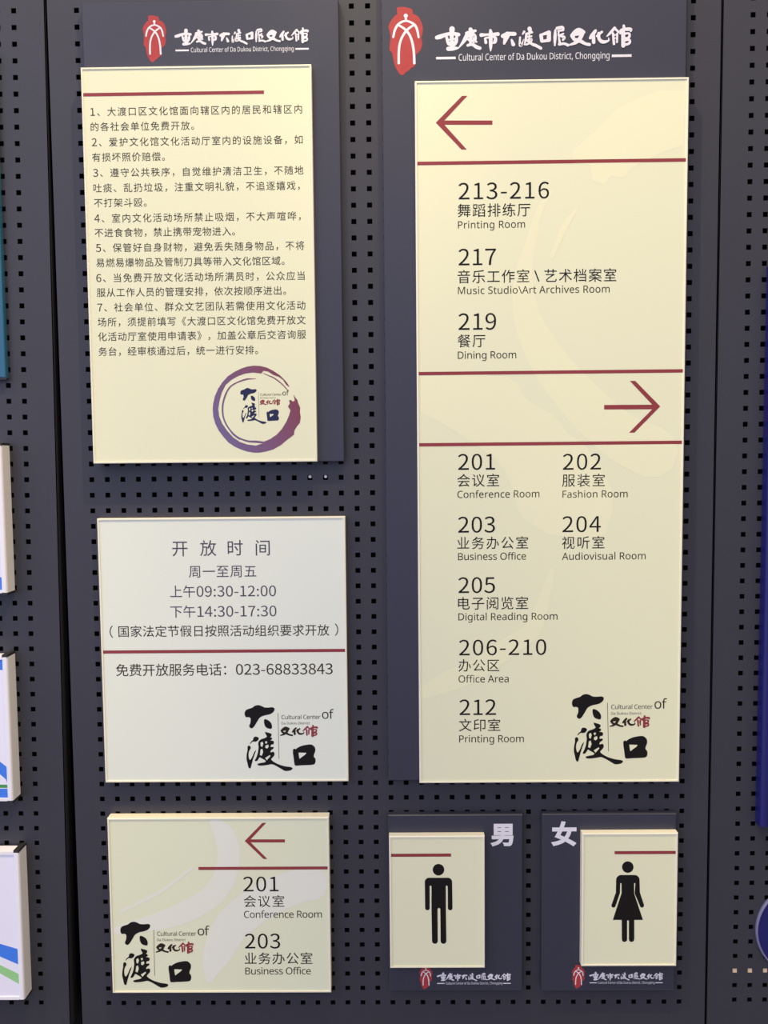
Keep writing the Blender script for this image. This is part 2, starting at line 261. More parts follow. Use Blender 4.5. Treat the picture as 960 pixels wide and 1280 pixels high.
DIGIT = [
 '0194|97,-5 130,4 156,29 172,70 177,129 172,187 156,229 130,253 97,261 64,253 39,229 23,187 18,129 23,70 39,29 64,4|97,21 77,28 62,47 52,81 48,129 52,177 62,211 77,230 97,236 117,230 133,211 143,177 146,129 143,81 133,47 117,28',
 '1194|31,0 172,0 172,27 120,27 120,257 96,257 85,251 72,246 58,242 42,238 42,218 88,218 88,27 31,27',
 '2194|15,0 177,0 177,28 106,28 64,25 105,67 137,108 157,147 165,186 159,217 144,241 121,256 90,261 67,259 47,251 30,239 14,224 33,206 44,217 57,227 71,233 86,235 107,231 121,221 130,205 133,185 126,150 104,112 68,68 15,19',
 '3194|92,-5 124,0 151,15 168,38 175,69 170,93 159,112 142,125 120,134 120,136 139,145 153,158 163,176 166,197 160,224 145,244 121,257 91,261 70,259 52,253 35,243 20,231 37,210 48,221 61,228 75,233 90,235 108,232 122,224 130,211 133,195 130,175 118,160 96,149 62,146 62,121 100,117 125,107 138,91 142,70 138,50 128,35 111,25 90,22 70,24 53,31 39,40 27,51 10,31 24,17 42,6 65,-2',
 '4194|119,0 149,0 149,71 183,71 183,96 149,96 149,257 114,257 7,92 7,71 119,71|119,96 40,96 99,184 119,222 121,222 119,175',
 '5194|92,-5 123,1 150,18 169,46 176,83 170,120 153,146 128,160 98,165 87,165 78,163 69,159 60,155 67,229 163,229 163,257 39,257 30,137 47,126 58,133 68,137 78,140 90,141 112,137 129,126 139,107 143,83 139,57 127,38 110,26 89,22 68,24 51,31 37,40 26,50 9,29 24,17 42,6 64,-2',
 '6194|105,-5 134,1 157,18 173,45 179,79 174,114 160,139 137,154 108,159 93,157 77,151 63,141 50,129 56,179 70,212 91,229 116,235 127,234 138,230 148,223 157,215 175,235 163,246 149,254 133,259 114,261 79,254 48,230 27,187 20,123 26,67 44,27 71,3|50,103 63,118 77,128 90,134 103,136 123,132 137,120 146,102 149,79 145,55 136,37 123,25 105,21 84,26 67,42 56,68',
 '7194|69,0 103,0 108,69 119,127 141,182 178,237 178,257 17,257 17,229 142,229 110,178 88,125 75,67',
 '8194|98,-5 131,1 156,15 172,36 178,62 175,85 165,104 151,118 135,129 135,131 147,142 158,156 166,174 169,193 164,220 150,242 128,256 99,261 71,256 49,243 34,222 28,195 31,177 39,161 50,147 63,136 63,135 46,123 31,107 20,88 16,64 22,36 39,15 65,1|116,139 94,149 75,160 62,175 57,195 60,212 69,225 82,234 98,237 117,233 130,224 139,209 142,191 140,177 135,164 127,151|98,19 77,23 60,33 49,48 44,67 47,84 54,100 66,113 80,125 106,114 127,101 142,85 148,63 144,45 134,31 119,22',
 '9194|82,-5 117,3 147,28 168,73 175,139 169,193 151,231 123,254 89,261 61,255 37,238 21,212 15,178 20,143 35,118 57,102 86,97 102,100 118,106 132,116 145,129 139,78 125,45 105,28 81,22 69,23 57,27 47,33 38,42 20,22 32,11 46,3 63,-3|145,155 132,140 118,129 105,123 91,121 71,125 57,137 48,155 46,178 49,202 58,220 72,232 89,236 111,231 128,216 139,190',
 '-121|16,86 106,86 106,110 16,110',
 ':97|49,137 58,138 65,143 70,151 72,161 70,171 65,179 58,184 49,186 40,184 32,179 27,171 26,161 27,151 32,143 40,138|49,-5 58,-3 65,2 70,10 72,20 70,30 65,37 58,42 49,44 40,42 32,37 27,30 26,20 27,10 32,2 40,-3']
def _dec(rows):
    d = {}
    for r in rows:
        ch = r[0]; p = r[1:].split('|')
        d[ch] = (int(p[0]), [[tuple(int(q) for q in xy.split(',')) for xy in c.split(' ')] for c in p[1:]])
    return d
LATIN = _dec(LATIN); DIGIT = _dec(DIGIT)
def _cap(d, ch): return max(y for c in d[ch][1] for _, y in c)
CAPL, CAPD = _cap(LATIN, 'P'), _cap(DIGIT, '1')
_tess = {}
def glyph(kind, ch, bold=0.0):
    """-> advance, verts(x, y), tris; CJK in em units, latin and digits in cap heights"""
    key = (kind, ch, bold)
    if key in _tess: return _tess[key]
    if kind in 'LD':
        d, cap = (LATIN, CAPL) if kind == 'L' else (DIGIT, CAPD)
        a, cs = d[ch]
        g = G()
        def inside(p, c):
            k = False
            for i in range(len(c)):
                (x1, y1), (x2, y2) = c[i - 1], c[i]
                if (y1 > p[1]) != (y2 > p[1]) and p[0] < (x2 - x1) * (p[1] - y1) / (y2 - y1) + x1: k = not k
            return k
        outer = [c for c in cs if not any(o is not c and inside(c[0], o) for o in cs)]
        for o in outer:
            g.poly([[(x / cap, y / cap) for x, y in c] for c in [o] + [c for c in cs if c is not o and inside(c[0], o)]], 0)
        wx = 1.07 if kind == 'D' else 1.0
        r = (a / cap * wx, [(v[0] * wx, v[2]) for v in g.v], g.f)
    else:
        def mesh(t, off):
            c = bpy.data.curves.new('glyph', 'FONT'); c.body = t; c.resolution_u = 3; c.offset = off
            o = bpy.data.objects.new('glyph', c); COL.objects.link(o)
            me = bpy.data.meshes.new_from_object(o.evaluated_get(bpy.context.evaluated_depsgraph_get()))
            bpy.data.objects.remove(o); bpy.data.curves.remove(c)
            vs = [(v.co.x, v.co.y) for v in me.vertices]; fs = [tuple(p.vertices) for p in me.polygons]
            bpy.data.meshes.remove(me)
            return vs, fs
        if 'em' not in _tess:
            a = [v[0] for v in mesh('国', 0)[0]]; b = [v[0] for v in mesh('国国', 0)[0]]
            _tess['em'] = (max(b) - min(b)) - (max(a) - min(a))
        em = _tess['em']
        vs, fs = mesh(ch, bold * em)
        out = []
        for fc in fs:
            a, b, c = (vs[k] for k in fc[:3])
            out.append(fc if (b[0] - a[0]) * (c[1] - a[1]) - (b[1] - a[1]) * (c[0] - a[0]) > 0 else fc[::-1])
        r = (1.0, [(x / em, y / em) for x, y in vs], out)
    _tess[key] = r
    return r
def line(g, s, x0, x1, yb, h, t, kind='C', bold=0.0, yb2=None, dh=0.80):
    """one line of writing; ink runs from photo x0 to x1; C: yb = mid height and h = em, L / D: yb = baseline and h = cap height (px)"""
    (X0, Z0), (X1, Z1) = at(x0, yb, t), at(x1, yb if yb2 is None else yb2, t)
    k = math.hypot(*(a - b for a, b in zip(at(x0, yb + 5, t), at(x0, yb - 5, t)))) / 10 * h
    Z = (Z0 + Z1) / 2
    items = []; pen = 0; n = 0
    for ch in s:
        if kind == 'C':
            if ch in DIGIT: kd, sc = 'D', dh
            elif ch in LATIN: kd, sc = 'L', 0.78
            else: kd, sc = 'C', 1.0
        else: kd, sc = kind, 1.0
        if ch == ' ' and kind == 'C': pen += 0.22; continue
        a, vs, fs = glyph(kd, ch, bold if kd == 'C' else 0)
        items.append((pen, n, sc, vs, fs, kd)); pen += a * sc; n += 1
    first = next(i for i in items if i[3]); last = [i for i in items if i[3]][-1]
    l0 = first[0] + min(v[0] for v in first[3]) * first[2]
    r0 = last[0] + max(v[0] for v in last[3]) * last[2]
    tr = ((X1 - X0) / k - (r0 - l0)) / max(last[1] - first[1], 1)
    if last[1] == first[1]: tr = 0
    y = -t
    for pen, i, sc, vs, fs, kd in items:
        dz = (0.38 if kind == 'C' and kd == 'C' else 0.37 if kind == 'C' else 0)
        # mid height of CJK ink sits 0.38 em over its baseline; digits are centred on the same height
        oz = -0.38 if kd == 'C' else (-0.40 if kind == 'C' else 0)
        g.add([(X0 + (pen - l0 + i * tr + vx * sc) * k, y, Z + (vy * sc + oz) * k) for vx, vy in vs], fs)
def clip(g, xa, xb): g.v = [(min(max(v[0], xa), xb), v[1], v[2]) for v in g.v]      # keep a print on its face
def bar(g, x0, y0, x1, y1, h, t):
    (a, za), (b, zb) = at(x0, y0, t), at(x1, y1, t)
    hh = h * U / 2 * (1 - t / DIST); z = (za + zb) / 2
    g.add([(a, -t, z - hh), (b, -t, z - hh), (b, -t, z + hh), (a, -t, z + hh)], [(0, 1, 2, 3)])

# ------------------------------------------------------------------ artwork
def crop(x0, y0, s, t): return lambda x, y, *_: at(x0 + x / s, y0 + y / s, t)
EMB_BLOB = [(235,60),(300,48),(370,52),(440,68),(495,90),(510,130),(515,170),(560,190),(610,220),(645,280),(675,350),(690,430),(685,520),(665,600),(680,680),(670,760),(640,830),(590,880),(560,920),(558,1060),(530,1110),(480,1140),(440,1180),(390,1210),(350,1250),(310,1262),(270,1230),(220,1150),(185,1070),(165,980),(140,860),(100,820),(105,700),(115,600),(105,500),(80,410),(100,340),(150,260),(200,200),(235,180),(230,110)]
EMB_MAN = [[(386,205,74),(387,206,74)],[(387,215,40),(390,290,40)],
    [(165,585,38),(190,470,42),(240,375,44),(310,320,40),(390,298,36),(470,320,40),(550,375,44),(590,460,42),(615,590,36)],
    [(240,365,34),(330,415,42),(400,475,44),(460,560,44),(505,690,44),(530,850,44),(540,1050,46)],
    [(545,365,34),(470,410,42),(395,475,44),(320,590,42),(275,730,42),(262,900,42),(262,1050,44)]]
BRA = [ # crop A strokes
    [(45,198,26),(80,188,30),(130,170,24),(185,160,22),(245,170,24)],[(185,118,36),(182,190,26),(186,300,24)],
    [(135,195,18),(150,250,20),(170,268,14)],[(228,190,18),(222,235,24),(205,264,20)],[(140,220,10),(225,208,12)],[(155,245,10),(215,236,10)],[(150,302,28),(195,298,28),(233,295,16)],
    [(330,150,18),(312,200,28),(280,250,18),(240,300,5)],[(355,122,26),(366,150,36)],[(320,158,22),(400,135,18)],[(345,182,26),(385,180,32),(395,212,26)],[(340,216,20),(380,240,24),(345,265,20)],[(408,236,15)]*2,[(330,270,18),(372,262,20),(410,285,24),(442,296,22)],[(362,190,18),(352,262,16)],
    [(540,132,18),(542,152,22)],[(455,175,26),(500,172,16),(555,168,18),(608,166,26)],[(490,205,14),(497,245,20)],[(495,202,12),(578,192,18),(582,235,24),(562,250,12)],[(542,150,24),(542,270,22),(541,322,7)],
    [(655,185,28),(700,165,26),(762,165,26)],[(696,170,38),(680,210,30),(666,254,16)],[(735,220,14),(750,262,26)],
    [(850,145,17),(836,168,8)],[(813,196,12),(810,250,14),(818,274,20),(836,240,8),(846,215,5)],[(872,172,16),(862,230,14),(852,264,8)],[(900,116,28),(906,142,24)],[(868,165,14),(922,150,16)],[(882,192,10),(918,186,12)],[(898,160,10),(894,215,10)],[(872,226,14),(918,214,16),(902,248,14),(866,264,12)],[(880,228,14),(930,262,20),(955,270,20),(1004,297,20)]]
BRB = [ # crop B strokes
    [(112,165,22),(118,215,20)],[(116,160,14),(180,140,24)],[(180,142,24),(178,205,26)],[(118,217,16),(180,208,20)],
    [(248,105,18),(290,97,20),(300,108,18)],[(234,120,12),(231,180,20),(229,252,10)],[(258,128,12),(302,122,12)],[(263,130,11),(263,165,11),(302,152,12)],[(262,168,12),(310,182,18),(298,206,12)],[(264,180,10),(272,235,16)],[(268,242,18),(310,237,16),(342,250,18)],
    [(380,169,28),(408,136,28),(437,122,29),(474,138,24)],[(393,158,19),(441,154,19)],[(469,144,22),(456,172,24),(437,203,25),(402,231,20),(361,246,12)],[(382,176,24),(398,201,21),(441,211,24),(489,237,19),(526,245,19)],
    [(578,126,18),(548,168,24),(532,190,16)],[(560,165,20),(562,226,22)],[(632,137,16),(590,172,14)],[(606,150,20),(608,195,20),(640,222,22),(688,212,12),(690,188,6)],
    [(742,103,18),(702,148,16),(676,174,8)],[(742,106,14),(776,138,14)],[(728,150,14),(736,240,16)],[(730,166,9),(762,160,9)],[(764,152,13),(762,225,12)],[(732,192,8),(762,188,8)],[(820,84,16),(822,112,18)],[(790,150,13),(800,120,16),(874,114,22),(880,130,12)],[(815,140,24),(815,256,24)],[(820,154,13),(866,150,14),(862,186,16),(820,190,10)],[(820,212,13),(868,205,15),(865,236,16),(815,248,16)]]
TITLE = [[(540 + x / 7.385, 20 + y / 7.385, w * 1.42 / 7.385) for x, y, w in s] for s in BRA] + [[(660 + x / 6.857, 20 + y / 6.857, w * 1.42 / 6.857) for x, y, w in s] for s in BRB]
WENHUAGUAN = TITLE[len(BRA) + 11:]
def header(parent, t, X, Z, k):
    """the heading with emblem: k = size relative to the directory's, (X, Z) = left end of the left dash"""
    OX, OZ = at(545.1, 72.5, 0.0142); s = k
    def F(x, y, *_):
        a, b = at(x, y, 0.0142)
        return (X + (a - OX) * s, Z + (b - OZ) * s)
    fe = lambda x, y, *_: F(480 + x / 14.22, 5 + y / 14.22)
    y = -t - 0.0002
    g = G(); g.poly([[fe(*p) for p in catmull(EMB_BLOB, 3, True)]], y)
    e = g.obj('emblem', 'blob', parent); tag(e, 'rough red oval emblem')
    g = G()
    for st in EMB_MAN: brush(g, st, fe, y - 0.0001, 6)
    tag(g.obj('emblem_figure', 'white', e), 'white line figure inside the red emblem')
    g = G()
    for st in TITLE: brush(g, st, F, y, 4)
    tag(g.obj('calligraphy_title', 'white', parent), 'white brush calligraphy title')
    g = G()
    for x0, y0, x1, y1 in ((545.1, 72.5, 569.6, 72.2), (764.7, 69.5, 789.5, 69.3)):
        a, b = F(x0, y0), F(x1, y1); h = 1.45 * U * s; z = (a[1] + b[1]) / 2
        g.add([(a[0], y, z - h), (b[0], y, z - h), (b[0], y, z + h), (a[0], y, z + h)], [(0, 1, 2, 3)])
    x0, x1 = F(572.8, 75)[0], F(762.5, 73)[0]; zb = F(667, 74.3)[1]
    txt = 'Cultural Center of Da Dukou District, Chongqing'
    cap = 7.6 * U * s; pen = 0; its = []
    for ch in txt:
        a, vs, fs = glyph('L', ch); its.append((pen, vs, fs)); pen += a
    kx = (x1 - x0) / (pen * cap)
    for p, vs, fs in its: g.add([(x0 + (p + v[0]) * cap * kx, y, zb + v[1] * cap) for v in vs], fs)
    tag(g.obj('english_title', 'white', parent), 'small white English title between two dashes')

LG = dict(
 da=[(80,155),(92,130),(120,118),(150,108),(175,90),(205,84),(235,92),(262,105),(300,107),(335,104),(355,115),(352,138),(330,160),(300,172),(262,180),(240,188),(215,205),(198,232),(180,262),(160,290),(142,298),(126,288),(122,272),(132,250),(135,222),(132,203),(115,195),(95,197),(83,182)],
 dot=[(262,215),(285,218),(312,235),(328,258),(333,285),(325,303),(300,300),(278,290),(265,270),(258,240)],
 w1=[(168,378),(185,375),(205,382),(210,395),(200,412),(180,422),(160,420),(145,428),(132,442),(128,438),(140,420),(155,408),(160,392)],
 w2=[(110,462),(125,458),(135,470),(135,485),(125,500),(118,520),(116,545),(120,575),(130,590),(142,575),(155,550),(165,525),(178,505),(184,500),(182,512),(170,545),(158,580),(150,610),(142,640),(135,665),(122,668),(112,650),(106,620),(98,590),(97,560),(100,530),(106,500),(106,475)],
 du=[(268,332),(285,335),(310,342),(328,352),(325,370),(315,380),(330,385),(332,400),(318,410),(345,415),(350,430),(345,445),(325,450),(320,470),(345,470),(345,485),(325,500),(318,520),(345,515),(355,530),(352,550),(335,570),(325,585),(345,605),(380,625),(420,640),(460,650),(500,655),(522,665),(515,680),(490,690),(455,692),(430,680),(400,662),(360,640),(330,630),(300,635),(265,640),(225,643),(200,637),(203,625),(230,618),(262,612),(275,600),(255,585),(235,575),(220,565),(212,575),(195,598),(175,600),(178,585),(190,560),(200,530),(205,500),(208,470),(205,440),(210,420),(230,400),(260,390),(285,375),(275,355)],
 kou=[(528,492),(545,487),(553,492),(562,482),(600,462),(640,452),(680,447),(705,452),(725,470),(732,490),(730,515),(720,540),(718,560),(730,575),(735,600),(725,628),(700,635),(660,638),(600,640),(548,642),(538,620),(532,570),(525,520)])
DU_H = [[(226,430),(244,420),(252,440),(242,472),(228,462)],[(266,424),(282,415),(290,430),(276,442)],[(272,456),(297,448),(302,470),(286,486),(270,478)],[(226,494),(243,486),(250,518),(238,552),(220,545)],[(268,572),(312,545),(318,555),(285,592)]]
KOU_H = [(577,522),(650,524),(640,540),(605,565),(588,580),(582,565)]
def logo(parent, t, x, y, k, m='ink', sub=('brown', 'red')):
    """large brush-written place name with small print; (x, y) photo pixel of its top left corner, k px per unit"""
    F = lambda a, b, *_: at(x + (a - 80) * k, y + (b - 84) * k, t + 0.0002)
    yy = -t - 0.0002
    g = G()
    for n in ('da', 'dot', 'w1', 'w2'): g.poly([[F(*p) for p in catmull(LG[n], 3, True)]], yy)
    g.poly([[F(*p) for p in catmull(LG['du'], 3, True)]] + [[F(*p) for p in h] for h in DU_H], yy)
    g.poly([[F(*p) for p in catmull(LG['kou'], 3, True)], [F(*p) for p in KOU_H]], yy)
    r = g.obj('brush_logo', m, parent); tag(r, 'large brush-written characters')
    g = G(); px = lambda a, b: (x + (a - 80) * k, y + (b - 84) * k)
    brush(g, [(388, 160, 4), (397, 578, 4)], F, yy)
    a = px(420, 214); b = px(780, 212); line(g, 'Cultural Center', a[0], b[0], a[1], 38 * k, t + 0.0002, 'L', yb2=b[1])
    a = px(420, 262); b = px(682, 261); line(g, 'Da Dukou District', a[0], b[0], a[1], 22 * k, t + 0.0002, 'L')
    g.obj('small_print', 'grey', r)
    g = G(); a = px(795, 210); b = px(903, 209); line(g, 'of', a[0], b[0], a[1], 84 * k, t + 0.0002, 'L'); g.obj('small_print', 'brown', r)
    # small brush characters
    sx = lambda q: 408 + (q - (660 + 356 / 6.857)) * 346 / ((888 - 356) / 6.857)
    sy = lambda q: 268 + (q - (20 + 76 / 6.857)) * 108 / ((268 - 76) / 6.857)
    H = lambda a, b, *_: F(sx(a), sy(b))
    g1, g2 = G(), G()
    for i, st in enumerate(WENHUAGUAN): brush(g1 if i < 8 else g2, st, H, yy, 3)
    tag(g1.obj('small_calligraphy', sub[0], r), 'small dark brush characters'); tag(g2.obj('small_calligraphy', sub[1], r), 'small maroon brush character')
    return r

# ------------------------------------------------------------------ panel builder: printed acrylic slab, slim raised rim added for the refracted edge line
def slab(name, parent, x0, x1, z0, z1, yb, yf, face='cream', rim=0.0028, rec=0.0012):
    """slab from depth yb (back) to yf (front, more negative); its print is set back behind an added rim"""
    g = G(); e = 0.0008
    def rect(d, y): return [(x0 + d, y, z0 + d), (x1 - d, y, z0 + d), (x1 - d, y, z1 - d), (x0 + d, y, z1 - d)]
    rings = [rect(0, yb), rect(0, yf + e), rect(e, yf), rect(rim, yf), rect(rim, yf + rec)]
    for r in rings: g.v += r
    for k in range(len(rings) - 1):
        for i in range(4):
            j = (i + 1) % 4
            g.f.append((4 * k + i, 4 * k + j, 4 * k + 4 + j, 4 * k + 4 + i))
    g.f.append((3, 2, 1, 0))
    o = g.obj(name, 'edge', parent)
    g = G(); g.add(rect(rim, yf + rec), [(0, 1, 2, 3)])
    g.obj('printed_face', face, o)
    return o
def board(name, parent, x0, x1, z0, z1, yb, yf, m='board'):
    g = G(); e = 0.0012
    def rect(d, y): return [(x0 + d, y, z0 + d), (x1 - d, y, z0 + d), (x1 - d, y, z1 - d), (x0 + d, y, z1 - d)]
    rings = [rect(0, yb), rect(0, yf + e), rect(e, yf)]
    for r in rings: g.v += r
    for k in range(2):
        for i in range(4):
            j = (i + 1) % 4
            g.f.append((4 * k + i, 4 * k + j, 4 * k + 4 + j, 4 * k + 4 + i))
    g.f += [(3, 2, 1, 0), (8, 9, 10, 11)]
    return g.obj(name, m, parent)

# ================================================================== the setting
def perforated(name, xl, xr, zt, zb, cols, rows, hole=0.0078, tilt=0.0):
    """sheet-metal panel with square holes, folded edges and 1.5 mm thickness"""
    g = G(); h = hole / 2; T = 0.0015; ID = {}
    xs = [xl] + sorted(c + s * h for c in cols for s in (-1, 1)) + [xr]
    zs = [zb] + sorted(r + s * h for r in rows for s in (-1, 1)) + [zt]
    def V(i, j, k):
        if (i, j, k) not in ID:
            ID[i, j, k] = len(g.v); g.v.append((xs[i], 0.0 if k == 0 else T, zs[j]))
        return ID[i, j, k]
    for i in range(len(xs) - 1):
        for j in range(len(zs) - 1):
            if i % 2 == 1 and j % 2 == 1:
                for a, b in (((i, j), (i + 1, j)), ((i + 1, j), (i + 1, j + 1)), ((i + 1, j + 1), (i, j + 1)), ((i, j + 1), (i, j))):
                    g.f.append((V(*a, 0), V(*a, 1), V(*b, 1), V(*b, 0)))
            else:
                g.f.append((V(i, j, 0), V(i + 1, j, 0), V(i + 1, j + 1, 0), V(i, j + 1, 0)))
                g.f.append((V(i, j + 1, 1), V(i + 1, j + 1, 1), V(i + 1, j, 1), V(i, j, 1)))
    F = 0.028
    g.box(xl, xl + T, T * 0, F, zb, zt); g.box(xr - T, xr, 0, F, zb, zt)
    g.box(xl, xr, 0, F, zt - T, zt); g.box(xl, xr, 0, F, zb, zb + T)
    if tilt:
        c, s = math.cos(tilt), math.sin(tilt); z0 = ZC; x0 = xr
        g.v = [(x0 + (x - x0) * c + (z - z0) * s, y, z0 + (z - z0) * c - (x - x0) * s) for x, y, z in g.v]
    return tag(g.obj(name, 'metal'), kind='structure')
P = 19.56
rowsC = [uv(0, 24.4 + P * k)[1] for k in range(-37, 36)]
perforated('wall_centre', uv(-414.2, 0)[0], uv(400.2, 0)[0], uv(0, -736)[1], uv(0, 746)[1], [uv(-377.4 + P * k, 0)[0] for k in range(39)], rowsC)
rowsR = [uv(0, 22.0 + P * k)[1] for k in range(-37, 36)]
perforated('wall_right', uv(400.9, 0)[0], uv(437.3 + P * 14 + 36, 0)[0], uv(0, -738)[1], uv(0, 743)[1], [uv(437.3 + P * k, 0)[0] for k in range(15)], rowsR)
rowsL = [uv(0, 4.5 + P * k)[1] for k in range(-36, 37)]
perforated('wall_left', uv(-459.2 - P * 14 - 36, 0)[0], uv(-421.3, 0)[0], uv(0, -738)[1], uv(0, 744)[1], [uv(-459.2 - P * k, 0)[0] for k in range(15)], rowsL, tilt=0.0100)
g = G(); g.box(-1.35, 1.35, 0.060, 0.12, 0.0, 2.7); tag(g.obj('wall_back', 'back'), kind='structure')
g = G(); g.box(-2.2, 2.2, -3.0, 0.12, -0.05, 0.0); tag(g.obj('floor', 'floor'), kind='structure')
# tan strip added behind the right panel for lamp spill showing in the holes
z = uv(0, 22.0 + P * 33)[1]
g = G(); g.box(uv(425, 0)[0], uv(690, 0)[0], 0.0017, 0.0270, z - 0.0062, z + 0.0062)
tag(g.obj('spill_strip', 'spill'), 'pale tan strip standing in for lamp spill seen through one row of holes at lower right', 'spill_strip')

# ================================================================== 1 visitor rules sign, upper left
TB, TC = 0.014, 0.025
def quad(t, tl, br):
    a, b = at(*tl, t), at(*br, t)
    return a[0], b[0], b[1], a[1]
x0, x1, zb, zt = quad(TC, (109 - 0.7, 83), (392.6, 578))
cx0, cx1 = uv(-374.8, 0)[0] * (1 - TC / DIST), uv(-94.2, 0)[0] * (1 - TC / DIST)
czt, czb = ZC + 476 * U * (1 - TC / DIST), ZC - 4.4 * U * (1 - TC / DIST)
bx0 = cx0 + 0.0006; bx1 = at(427, 300, TB)[0]; bzt = at(260, 0.5, TB)[1]
r = thing('notice_board', ((bx0 + bx1) / 2, 0, czb), 'cream and slate notice sign with seven paragraphs of Chinese rules and a purple ring logo', 'sign')
board('backing_board', r, bx0, bx1, czb, bzt, 0.0, -TB)
pn = slab('sign_panel', r, cx0, cx1, czb, czt, -TB, -TC)
TF = TC - 0.0012 + 0.0002                 # standoff of the print
a = at(219.4, 62.9, TB); b = at(386, 61.7, TB); O = at(545.1, 72.5, 0.0142); E = at(789.5, 69.3, 0.0142)
header(r, TB, a[0], (a[1] + b[1]) / 2 + 0.3 * U, (b[0] - a[0]) / (E[0] - O[0]))
g = G(); bar(g, 103.2, 117.7, 330, 116.0, 4.0, TF); g.obj('divider_bar', 'red', pn)
RULES = [
 [('1、大渡口区文化馆面向辖区内的居民和辖区内',113,377.5,138.7,137.2),('的各社会单位免费开放。',113.3,242.5,158,157.2)],
 [('2、爱护文化馆文化活动厅室内的设施设备，如',114.7,378.3,176.7,175.3),('有损坏照价赔偿。',115,206,196.3,195.8)],
 [('3、遵守公共秩序，自觉维护清洁卫生，不随地',116.2,379.2,215,213.5),('吐痰、乱扔垃圾，注重文明礼貌，不追逐嬉戏，',116.7,374.7,234.2,232.6),('不打架斗殴。',117.5,183.3,253.3,253)],
 [('4、室内文化活动场所禁止吸烟，不大声喧哗，',117.8,375.8,272,270.6),('不进食食物，禁止携带宠物进入。',118.3,293.7,290.5,289.3)],
 [('5、保管好自身财物，避免丢失随身物品，不将',119.7,380.3,309.2,307.5),('易燃易爆物品及管制刀具等带入文化馆区域。',120,355.5,327.8,326.4)],
 [('6、当免费开放文化活动场所满员时，公众应当',120.3,380.8,346.7,345.2),('服从工作人员的管理安排，依次按顺序进出。',120.8,357.5,365,363.6)],
 [('7、社会单位、群众文艺团队若需使用文化活动',121.7,381.7,383.5,382.2),('场所，须提前填写《大渡口区文化馆免费开放文',122,382,401.8,400.6),('化活动厅室使用申请表》，加盖公章后交咨询服',122.5,382.5,420,418.8),('务台，经审核通过后，统一进行安排。',123,322.5,438.8,437.8)]]
for par in RULES:
    g = G()
    for s, xa, xb, ya, yb in par: line(g, s, xa, xb, ya, 12.0, TF, 'C', yb2=yb)
    g.obj('rule_paragraph', 'grey', pn)
RING = [(790,250),(770,215),(745,185),(700,140),(640,100),(580,70),(520,55),(460,52),(400,60),(340,80),(280,110),(220,150),(170,205),(130,265),(100,335),(85,400),(80,450),(85,520),(105,590),(135,650),(180,710),(225,760),(280,798),(340,825),(400,845),(460,855),(510,855),(570,845),(640,825),(710,785),(770,735),(830,690),(835,650),(860,610),(885,580),(893,530),(885,480),(888,440),(870,400),(862,368),(847,352),(826,318),(838,372),(820,385),(806,370),(785,370),(792,400),(775,430),(798,465),(785,510),(760,570),(720,635),(670,690),(610,730),(545,757),(545,772),(520,776),(480,790),(400,780),(330,755),(270,715),(215,655),(170,590),(140,520),(132,450),(145,370),(165,300),(200,230),(250,185),(310,150),(380,125),(450,115),(530,125),(548,100),(590,106),(640,138),(690,155),(730,185),(760,230)]
F = crop(255, 450, 7.385, TF)
g = G(); g.poly([[F(*p) for p in RING]], -TF)
for st in ([(480,172,3),(440,174,8),(390,178,14),(310,205,12),(240,250,14),(195,330,16),(172,430,16),(182,540,14),(235,640,13),(310,712,14),(400,748,16),(480,754,20),(550,762,18)],
           [(548,122,4),(600,145,8),(650,168,10),(720,222,9),(778,285,6)],[(205,590,5),(260,680,6),(330,735,5)]): brush(g, st, F, -TF, 5)
rg = g.obj('ring_emblem', 'ring', pn); tag(rg, 'purple to maroon brush ring')
logo(pn, TF - 0.0002, 255 + 335 / 7.385, 450 + 258 / 7.385, 0.545 / 7.385, 'navy', ('red', 'red'))

# ================================================================== 2 directory sign, upper right
cx0, cx1 = 31.0 * U * (1 - TC / DIST), 361.8 * U * (1 - TC / DIST)
czt, czb = ZC + 454.4 * U * (1 - TC / DIST), ZC - 416.6 * U * (1 - TC / DIST)
bx0, bx1 = at(480.5, 400, TB)[0], cx1 - 0.0006
r = thing('directory_sign', ((bx0 + bx1) / 2, 0, czb), 'tall cream and slate directory sign listing rooms 201 to 219 with two arrows', 'sign')
board('backing_board', r, bx0, bx1, czb, ZC + 0.76, 0.0, -TB)
pn = slab('sign_panel', r, cx0, cx1, czb, czt, -TB, -TC)
header(r, TB, O[0], (O[1] + E[1]) / 2, 1.0)
FP = lambda x, y, *_: at(x, y, TF - 0.0001)
g = G()
g.poly([[FP(*p) for p in [(827,113),(800,122),(771,136),(758,150),(745,163),(730,176),(715,190),(718,204),(738,206),(741,225),(755,232),(763,220),(781,222),(788,212),(797,206),(812,199),(827,191),(854,182),(857,113)]]], -TF + 0.0001)
g.poly([[FP(*p) for p in [(526,470),(608,468),(635,472),(648,480),(652,492),(662,502),(676,510),(690,518),(700,528),(708,540),(730,556),(752,585),(764,610),(766,640),(757,668),(735,676),(710,672),(686,668),(668,658),(650,645),(643,620),(632,590),(620,575),(600,560),(570,540),(545,525),(526,515)]]], -TF + 0.0001)
for st in ([(690,240,4),(675,262,8),(662,310,14),(654,350,24),(660,400,34),(685,450,46),(725,500,54),(775,545,60),(815,565,66)],[(528,866,14),(560,852,26),(597,836,26),(640,806,24),(668,783,20),(690,715,8)],[(720,262,4),(705,285,8),(690,320,6)]):
    brush(g, st, FP, -TF + 0.0001, 8)
clip(g, cx0 + 0.003, cx1 - 0.003); tag(g.obj('brush_watermark', 'wm', pn), 'faint yellow brush ring printed across the face')
g = G(); bar(g, 521.2, 203.4, 857.6, 200.8, 4.2, TF); g.obj('divider_bar', 'red', pn)
g = G(); bar(g, 522.6, 467.2, 853.6, 463.4, 4.2, TF); g.obj('divider_bar', 'red', pn)
